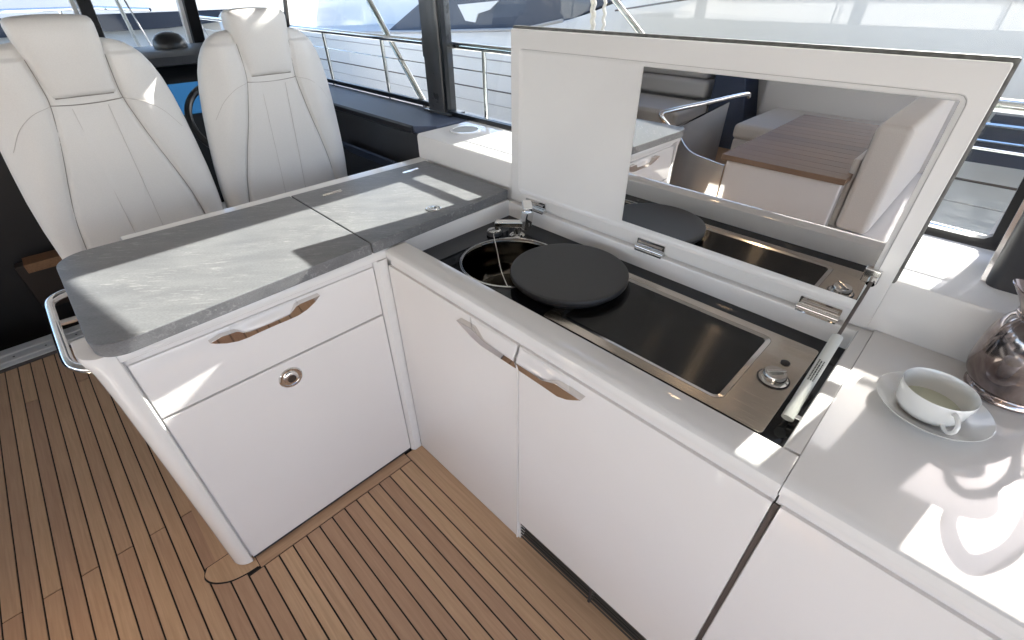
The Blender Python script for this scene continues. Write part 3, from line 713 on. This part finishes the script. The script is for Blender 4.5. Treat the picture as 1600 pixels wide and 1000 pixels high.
# ================================================================== helm console
hc = thing('helm_console', 'black helm dashboard seen in the gap between the two seats', 'dashboard', (-1.9, .2, 0))
obj('dash_top', prism(B(), [(-2.5, 1.20), (-2.5, 1.27), (-2.1, 1.315), (-1.78, 1.315), (-1.72, 1.295), (-1.72, 1.26), (-1.78, 1.25)], 'y', -.40, .36), DARK, hc)
obj('dash_face', prism(B(), [(-1.80, 1.25), (-1.62, .98), (-1.62, .0), (-2.3, 0), (-2.3, 1.25)], 'y', -.40, .62), BLACK, hc)
obj('chart_screen', prism(B(), [(-1.735, 1.175), (-1.66, 1.055), (-1.635, 1.065), (-1.71, 1.185)], 'y', -.08, .12), SCREEN, hc)
obj('compass', lathe(B(), [(.070, 1.29), (.075, 1.325), (.069, 1.35), (.052, 1.37), (.026, 1.381), (0, 1.383)], (-1.95, .082, 0), 32, 'z', True, False), BLACK, hc)
wc, wn, wu = Vector((-1.40, .115, 1.05)), Vector((.75, 0, .66)).normalized(), Vector((0, 1, 0)); wv = wn.cross(wu)
bm = B(); n, k = 48, 10
g = [[bm.verts.new(wc + (math.cos(2*math.pi*i/n)*wu+math.sin(2*math.pi*i/n)*wv)*(.19+.015*math.cos(2*math.pi*j/k)) + wn*.015*math.sin(2*math.pi*j/k)) for j in range(k)] for i in range(n)]
for i in range(n):
    for j in range(k): bm.faces.new((g[i][j], g[(i+1) % n][j], g[(i+1) % n][(j+1) % k], g[i][(j+1) % k]))
wh = thing('steering_wheel', 'black steering wheel with steel spokes glimpsed between the helm seats', 'steering wheel', wc)
obj('rim', bm, BLACK, wh)
for a in (90, 210, 330): obj('spoke', tube(B(), [wc, wc+(math.cos(R(a))*wu+math.sin(R(a))*wv)*.185], .009, 8), SATIN, wh)
obj('hub', tube(B(), [wc-wn*.05, wc+wn*.012], .035, 20), DARK, wh)
# windscreen posts
for i, (x, y, dx, wd, M, lab) in enumerate(((-2.42, .335, -.05, .07, BLACK, 'black windscreen post right of the far helm seat headrest'), (-2.42, -.46+.32, -.05, .07, PILLAR, 'dark windscreen post with pale edge between the two seats'))):
    p = thing('windscreen_post', lab, 'window post', (x, y, 1.28), 'windscreen posts')
    obj('post', obox(B(), (x, y, 1.27), (x+.25, y, 1.99), wd, .06, (0, 1, 0)), M, p, bevel=.006)
    obj('edge_strip', obox(B(), (x+.0, y-.046, 1.27), (x+.25, y-.046, 1.99), .04, .018, (0, 1, 0)), WHITE, p)
t = thing('windscreen', 'raked glass windscreen ahead of the black dashboard', 'windscreen', (-2.4, -.5, 1.27))
obj('pane', prism(B(), [(-2.436, 1.27), (-2.431, 1.27), (-2.184, 1.983), (-2.189, 1.983)], 'y', -2.8, .88), PANE, t, smooth=False)
obj('lower_seal', box(B(), -2.46, -2.41, -2.8, .88, 1.245, 1.272), BLACK, t, bevel=.004)
for (p_, q_, lab) in (((-2.74, .095, 1.20), (-2.60, .03, 1.75), 'thin white wiper arm outside the windscreen, above the seat bolster'), ((-2.74, .43, 1.24), (-2.60, .31, 1.75), 'thin white wiper arm outside the windscreen, beside the dark post')):
    wa = thing('wiper_arm', lab, 'wiper', p_, 'windscreen wipers')
    obj('arm', tube(B(), [p_, q_], .010, 8), HULL, wa)
    obj('blade', tube(B(), [Vector(p_)+Vector((.01, .06, .05)), Vector(q_)+Vector((.01, .02, -.05))], .005, 6), CHROME, wa)
fr_ = thing('foredeck_rail', 'thin steel bow rail running across ahead of the left seat', 'railing', (-5, 0, 1.1))
obj('top_rail', tube(B(), [(-5.0, -4, 1.40), (-5.0, .3, 1.415), (-4.6, .62, 1.40)], .014, 8), CHROME, fr_)
for y_ in (-2.2, -1.1, .03): obj('stanchion', tube(B(), [(-5, y_, 1.41), (-5, y_-.01, 1.0)], .011, 8), CHROME, fr_)
# joinery down in the companionway
js = thing('companionway_shelf', 'brown wooden shelf glimpsed in the dark cabin entrance at left', 'shelf', (-2.3, -.8, .3))
obj('board', box(B(), -2.38, -2.26, -.93, -.62, .318, .345), WOOD, js, bevel=.003)
obj('panel', box(B(), -2.45, -2.38, -.98, -.60, .02, .30), mat('dark_joinery', (.040, .026, .018), .4), js, bevel=.003)
obj('lip', box(B(), -2.26, -2.245, -.93, -.62, .30, .349), WOOD, js, bevel=.002)

# ================================================================== guard rail, stays, rope
gr_ = thing('guard_rail', 'polished steel guard rail running outside the side windows', 'railing', (-1, .935, .9))
RY, RZ = .935, 1.337
obj('top_rail', tube(B(), [(-4.4, RY, RZ), (-2, RY, RZ), (-.6, RY, RZ), (4, RY, RZ)], .0145, 14), CHROME, gr_)
for x in (-2.02, -1.36, -.545, 1.9): obj('stanchion', tube(B(), [(x, RY, RZ), (x-.01, RY+.012, .90)], .0105, 12), CHROME, gr_)
obj('guard_wire', tube(B(), [(-4.4, RY, 1.245), (4, RY, 1.245)], .003, 8), CHROME, gr_)
ch = thing('deck_handrail', 'low chrome handrail outside the window right of the lid', 'handrail', (1.3, 1.15, .95))
obj('rail', tube(B(), [(.7, 1.15, .905), (.72, 1.15, .955), (.76, 1.15, .975), (1.15, 1.15, .975), (1.6, 1.15, .965), (2.4, 1.15, .955)], .016, 14), CHROME, ch)
for x in (.95, 1.75): obj('foot', tube(B(), [(x, 1.15, .97), (x, 1.15, .88)], .013, 12), CHROME, ch)
for nm, p, q, lab in (('hardtop_strut', (-1.02, .96, 1.0), (-1.93, .98, 1.98), 'slanting steel strut outside the helm window, left of the pillar'), ('hardtop_strut', (-.02, 2.0, 1.02), (-1.22, 2.0, 1.95), 'slanting steel strut rising above the lid, right of the rope')):
    s = thing(nm, lab, 'strut', p, 'slanting hardtop struts')
    obj('strut_tube', tube(B(), [p, q], .016, 14), CHROME, s)
    obj('strut_foot', tube(B(), [Vector(p)+Vector((0, 0, -.03)), Vector(p)+Vector((0, 0, .02))], .022, 14), DARK, s)
rp = thing('hanging_rope', 'white braided rope hanging in a loop above the lid', 'rope', (-.72, 2.0, 1.25))
for k, (x0, x1) in enumerate(((-.80, -.76), (-.77, -.75), (-.70, -.68))):
    P = smoothline([(x0, 2.0, 1.95), (x0+.01, 2.0, 1.7), ((x0+x1)/2, 2.0, 1.5), (x1, 2.0, 1.3), (x1+.004, 2.005, 1.2)], 24)
    P = [p+Vector((.0035*math.sin(i*1.1+k), .003*math.cos(i*1.1), 0)) for i, p in enumerate(P)]
    obj('strand', tube(B(), P, .0095, 8), ROPE, rp)

# ================================================================== neighbouring yacht alongside
ny = thing('neighbour_yacht', 'large white motor yacht moored close alongside, filling the windows', 'yacht', (0, 4.5, -1.5))
SHEER = [(-9.1, .86), (-6.6, .99), (-4.25, 1.10), (-2.5, 1.20), (-1.9, 1.30), (-1.3, 1.46), (-.2, 1.72), (1.2, 1.90), (9, 2.0)]
def lerp(T, x):
    for a, b in zip(T, T[1:]):
        if x <= b[0]: return a[1] + (b[1]-a[1])*max(0, (x-a[0]))/(b[0]-a[0])
    return T[-1][1]
bm = B(); st = []
for i in range(69):
    x = -9 + 17*i/68
    sheer = lerp(SHEER, x)
    bow = max(0, (x-2.5)/5.5); yi = bow**2*2.1; q = max(0, min(1, (x+2.2)/2.6)); fl = -.16 + .52*q*q*(3-2*q)
    prof_ = [(3.75+yi*1.15, -1.5), (3.55+yi*1.1, -.9), (3.36+yi*1.02, -.2), (3.22+yi*.93, .45), (3.10-fl*.35+yi*.85, 1.0), (3.05-fl+yi*.80, sheer-.05), (3.07-fl+yi*.80, sheer), (3.16-fl+yi*.80, sheer+.015), (4.4, sheer+.10), (5.6, sheer+.10), (6.2-yi*.3, sheer), (5.6, -1.5)]
    st.append([bm.verts.new((x, y_, z_)) for y_, z_ in prof_])
for a, b in zip(st, st[1:]):
    for j in range(len(a)-1): bm.faces.new((a[j], a[j+1], b[j+1], b[j]))
bm.faces.new(st[0]); bm.faces.new(st[-1][::-1])
obj('hull', bm, HULLN, ny, ang=30)
def hullline(z, x0, x1, yoff, r, M, nm):
    def yat(z, x):
        q = max(0, min(1, (x+2.2)/2.6)); f_ = -.16 + .52*q*q*(3-2*q)
        return 3.22+(.45-z)*(.14/.65) if z < .45 else 3.22-(z-.45)*((.12+f_*.35)/.55)
    obj(nm, tube(B(), [(x0+(x1-x0)*i/40, yat(z, x0+(x1-x0)*i/40)-yoff, z) for i in range(41)], r, 8), M, ny)
hullline(.62, -8.9, 2.4, .0, .008, GAP, 'rubbing_strake')
hullline(.30, -8.9, 2.4, .0, .02, HULL, 'spray_rail')
hullline(.92, -8.9, 1.0, .0, .007, GROOVE, 'styling_line')
hullline(.47, -8.9, 2.4, .0, .005, GROOVE, 'styling_line')
obj('knuckle', tube(B(), [(.95, 2.735, 1.515), (1.35, 2.735, 1.50), (1.75, 2.735, 1.46), (2.6, 2.75, 1.38)], .016, 8), HULL, ny)
obj('rub_rail', tube(B(), [(-1.2, 2.86, 1.40), (-.3, 2.735, 1.515), (.5, 2.70, 1.535), (2.6, 2.70, 1.54)], .006, 8), GAP, ny)
# hull window abeam of the lid's right edge
obj('hull_window', prism(B(), [(1.10, .80), (1.14, 1.03), (3.4, 1.06), (3.5, .84)], 'y', 2.78, 3.20), HULLW, ny)
for z_, r_ in ((.985, .012), (.91, .008)): obj('window_rail', tube(B(), [(1.0, 2.765, z_), (3.6, 2.765, z_+.03)], r_, 8), CHROME, ny)
obj('cabin_side', prism(B(), [(-8.6, .9), (-7.6, 2.3), (-5.4, 2.35), (-4.6, 1.05), (-5, .9)], 'y', 4.0, 5.6), HULL, ny)
obj('side_window', prism(B(), [(-7.9, 1.5), (-7.5, 2.0), (-5.8, 2.0), (-5.4, 1.5)], 'y', 3.98, 4.2), HULLW, ny)
obj('window_cover', prism(B(), [(-5.20, 1.04), (-4.34, 1.39), (-3.6, 1.75), (-1.6, 1.95), (-.8, 1.82), (-1.40, 1.50), (-2.02, 1.30), (-2.7, 1.18), (-3.85, 1.08)], 'y', 3.36, 4.6), COVER, ny)
obj('canopy_window', prism(B(), [(-3.62, 1.385), (-2.96, 1.43), (-3.1, 1.35), (-3.29, 1.31), (-3.34, 1.23), (-3.5, 1.24)], 'y', 3.345, 3.40), HULL, ny)
obj('deck_edge', tube(B(), [(x_, 3.19 if x_ < -2 else 3.10, lerp(SHEER, x_)+.005) for x_ in (-8.9, -6.6, -4.25, -2.5, -1.9)], .014, 8), GROOVE, ny)


# ================================================================== yachts further off
def yacht(loc, rz, L, label, canvas=False, mast=True, lift=0.0, hw=(.25, .62)):
    y_ = thing('motor_yacht', label, 'yacht', (0, 0, 0), 'yachts moored ahead')
    b2 = L*.15
    bm = B(); st = []
    for i in range(17):
        t = i/16; x = L*(t-.5); wd = b2*(1-max(0, (t-.45)/.55)**2.2)
        sh = .9+lift+.45*t**1.6
        st.append([bm.verts.new((x+(.6*t if j == 1 else 0), yy, z)) for j, (yy, z) in enumerate(((-wd*.75, -1.5), (-wd*1.0-.02, sh), (-wd*.9, sh+.02), (wd*.9, sh+.02), (wd+.02, sh), (wd*.75, -1.5)))])
    for a, b in zip(st, st[1:]):
        for j in range(5): bm.faces.new((a[j], a[j+1], b[j+1], b[j]))
    bm.faces.new(st[0]); bm.faces.new(st[-1][::-1])
    obj('hull', bm, HULL, y_, ang=30)
    obj('hull_window', prism(B(), [(-L*.22, hw[0]), (-L*.20, hw[1]), (L*.20, hw[1]+.03), (L*.24, hw[1]-.06), (L*.10, hw[0]+.02)], 'y', -b2*1.0-.035, b2*1.0+.035), HULLW, y_)
    obj('cabin', prism(B(), [(-L*.34, .95), (-L*.30, 2.05), (L*.0, 2.1), (L*.2, 1.2), (L*.3, 1.15)], 'y', -b2*.72, b2*.72), HULL, y_, bevel=.06)
    obj('cabin_window', prism(B(), [(-L*.28, 1.38), (-L*.27, 1.85), (-L*.01, 1.9), (L*.15, 1.32)], 'y', -b2*.735, b2*.735), HULLW, y_)
    obj('flybridge', prism(B(), [(-L*.34, 2.2), (-L*.33, 2.75), (-L*.02, 2.72), (L*.03, 2.2)], 'y', -b2*.66, b2*.66), COVER if canvas else HULL, y_, bevel=.05)
    obj('bow_rail', tube(B(), [(-L*.1, -b2*.93, 1.75), (L*.25, -b2*.66, 1.95), (L*.45, -b2*.18, 2.05), (L*.48, 0, 2.06), (L*.45, b2*.18, 2.05), (L*.25, b2*.66, 1.95), (-L*.1, b2*.93, 1.75)], .02, 6), CHROME, y_)
    obj('boot_stripe', prism(B(), [(-L*.45, .02), (-L*.45, .10), (L*.30, .16), (L*.34, .09)], 'y', -b2*.97-.03, b2*.97+.03), COVER, y_)
    for q in (-.28, -.05, .16):
        obj('fender', lathe(B(), [(0, .0), (.09, .05), (.12, .16), (.12, .62), (.09, .74), (.03, .80), (0, .80)], (L*q, -b2-.15, .0+lift), 12, 'z', False, False), COVER if q < 0 else HULL, y_)
    for q in (-.1, .02, .14, .26, .36): obj('stanchion', tube(B(), [(L*q, -b2*(.93 if q < .1 else .70), sh*.0+1.0+lift), (L*q, -b2*(.93 if q < .1 else .66), 1.9)], .018, 6), CHROME, y_)
    if mast: obj('mast', tube(B(), [(-L*.2, 0, 2.6), (-L*.24, 0, 5.2)], .05, 8), HULL, y_)
    y_.location = loc; y_.rotation_euler = (0, 0, rz); return y_
yacht((-11.35, .2, 0), R(90), 15, 'white yacht with long dark window band lying across the view ahead', lift=.42, hw=(1.0, 1.22))
yacht((-17.5, 9.2, 0), R(60), 12, 'white yacht with navy canvas beyond the neighbour bow, left of the pillar', canvas=True)
yacht((-21.0, 3.0, 0), R(95), 13, 'white yacht in the second row ahead, above the dark window band')
yacht((-16.5, -6.0, 0), R(70), 13, 'white yacht at the left edge ahead of the near seat', canvas=True)
yacht((-16.5, 5.8, 0), R(100), 14, 'white yacht far ahead, beyond the helm window', canvas=True)
yacht((-15, -11, 0), R(85), 15, 'furthest white yacht at the left behind the nearest ones')
obj('quay', box(B(), 6.5, 70, -80, 80, -1.6, -.35), mat('pale_bounce_paving', (.52, .50, .46), .8), structure=True)  # unseen pale ground added astern to bounce light onto the aft-facing fronts
obj('quay', box(B(), -60, -34, -80, 80, -1.6, .3), mat('quay_stone', (.35, .33, .30), .8), structure=True)

yacht((11.5, -6.5, 0), R(-40), 15, 'white yacht added astern, outside the frame, to bounce sunlight inboard', mast=False)  # added out of view as a sunlit reflector for the short cabinet
yacht((-.8, -8.4, 0), R(180), 15, 'white yacht added on the far side, outside the frame, to bounce sunlight inboard', mast=False)  # unseen sunlit hull added to light doors and lid from port
# ================================================================== dinette opposite, seen in the mirror
dt = thing('dinette_table', 'teak topped white table box opposite, reflected in the lid mirror', 'table', (.36, -2.0, 0))
obj('table_base', box(B(), .05, .70, -2.72, -1.32, 0, .665), PANEL, dt, bevel=.012, seg=3)
for k in range(14):
    ya = -2.77+.1063*k; obj('plank', box(B(), .03, .715, ya+.0008, ya+.1055, .668, .70), TABLE_TEAK, dt, bevel=.0015)
bk = thing('dinette_bench', 'cream upholstered backrest beside the teak table, reflected in the mirror', 'seat', (.8, -2.2, 0))
obj('cushion', box(B(), .735, .90, -2.85, -1.36, .40, .98), CREAM, bk, bevel=.035, seg=4)
obj('side_cushion', box(B(), .69, .725, -2.80, -1.42, .30, .78), CREAM, bk, bevel=.012, seg=3)
obj('plinth', box(B(), .70, 1.2, -2.9, -1.34, 0, .395), PANEL, bk, bevel=.01)
ps = thing('port_sofa', 'cream sofa on the far side ahead of the table, reflected in the mirror', 'sofa', (-1.5, -2.6, 0))
obj('plinth', box(B(), -2.9, -1.25, -4.3, -3.3, 0, .28), PANEL, ps, bevel=.02)
obj('seat_cushion', box(B(), -2.9, -1.30, -4.0, -3.25, .285, .45), CREAM, ps, bevel=.05, seg=4)
obj('back_cushion', box(B(), -2.9, -1.36, -4.25, -4.0, .46, .66), LEATHER, ps, bevel=.05, seg=4)
obj('top_roll', box(B(), -2.9, -1.38, -4.30, -4.02, .665, .86), CREAM, ps, bevel=.06, seg=4)
nv = thing('port_locker', 'dark navy locker end beside the far sofa, reflected in the mirror', 'locker', (-1.1, -4.1, 0))
obj('locker_panel', prism(B(), [(-1.28, .0), (-1.28, .98), (-1.0, .98), (-.78, .0)], 'y', -4.32, -3.95), NAVY, nv, bevel=.01)
pt = thing('curved_partition', 'grey white curved partition with grab rail between sofa and table, in the mirror', 'partition', (-.45, -2, 0))
pa = smoothline([(-.80, -3.3, 0), (-.72, -2.4, 0), (-.60, -1.95, 0), (-.30, -1.52, 0), (-.08, -1.40, 0), (.03, -1.36, 0)], 8)
outl = [(p.x, p.y) for p in pa] + [(p.x-.004, p.y-.018) for p in reversed(pa)]
obj('panel', prism(B(), outl, 'z', 0, .61), PARTN, pt, ang=50)
obj('grab_rail', tube(B(), smoothline([(-.50, -1.745, .60), (-.55, -1.66, .70), (-.60, -1.60, .785), (-.585, -1.72, .80), (-.53, -2.1, .80), (-.45, -2.70, .80), (-.44, -2.78, .77)], 8), .016, 12), CHROME, pt)
al = thing('dinette_sofa', 'cream settee with thick backrest behind the teak table, reflected in the mirror', 'sofa', (.2, -3.2, 0))
obj('base', box(B(), -.55, .70, -4.3, -2.95, 0, .38), PANEL, al, bevel=.02)
obj('seat_cushion', box(B(), -.55, .68, -3.9, -2.9, .385, .52), CREAM, al, bevel=.04, seg=4)
obj('backrest', box(B(), -.72, .70, -4.30, -3.9, .40, 1.05), CREAM, al, bevel=.06, seg=4)
cl = thing('courtesy_lamp', 'small warm floor lamp glowing at the corner of the table base, in the mirror', 'lamp', (.035, -1.36, .36))
obj('lens', lathe(B(), [(0, 0), (.012, 0), (.012, .008), (0, .010)], (.035, -1.345, .36), 16, 'z', False, False), WARM, cl)
ll = bpy.data.lights.new('lamp_light', 'POINT'); ll.energy = .12; ll.color = (1, .68, .40); ll.shadow_soft_size = .012
lo = bpy.data.objects.new('lamp_light', ll); C.objects.link(lo); lo.parent = cl; lo.location = (-.02, .05, .02)
for x_, y_, lab_ in ((.46, -.64, 'warm hardtop downlight whose glint streaks across the ribbed griddle'), (-.1, -1.5, 'warm hardtop downlight over the curved partition'), (1.6, -1.5, 'warm hardtop downlight over the aft end of the dinette')):
    dl_ = thing('ceiling_downlight', lab_, 'lamp', (x_, y_, 1.98), 'downlights in the hardtop')
    obj('bezel', ring_prism(B(), [(x_+.05*math.cos(2*math.pi*i/24), y_+.05*math.sin(2*math.pi*i/24)) for i in range(24)], [(x_+.036*math.cos(2*math.pi*i/24), y_+.036*math.sin(2*math.pi*i/24)) for i in range(24)], 'z', 1.978, 1.9845), CHROME, dl_)
    obj('lens', cyl(B(), (x_, y_, 1.980), .0355, .004, 24), WARM, dl_)
for x, y in ((-2.2, -4.5), (-.4, -4.5), (1.4, -4.5)):
    p = thing('port_pillar', 'dark hardtop pillar on the far side of the cockpit', 'pillar', (x, y, 1.05), 'hardtop pillars on the far side')
    obj('post', prism(B(), round_rect(x-.06, x+.06, y-.04, y+.04, .01), 'z', 1.045, 1.99), PILLAR, p)
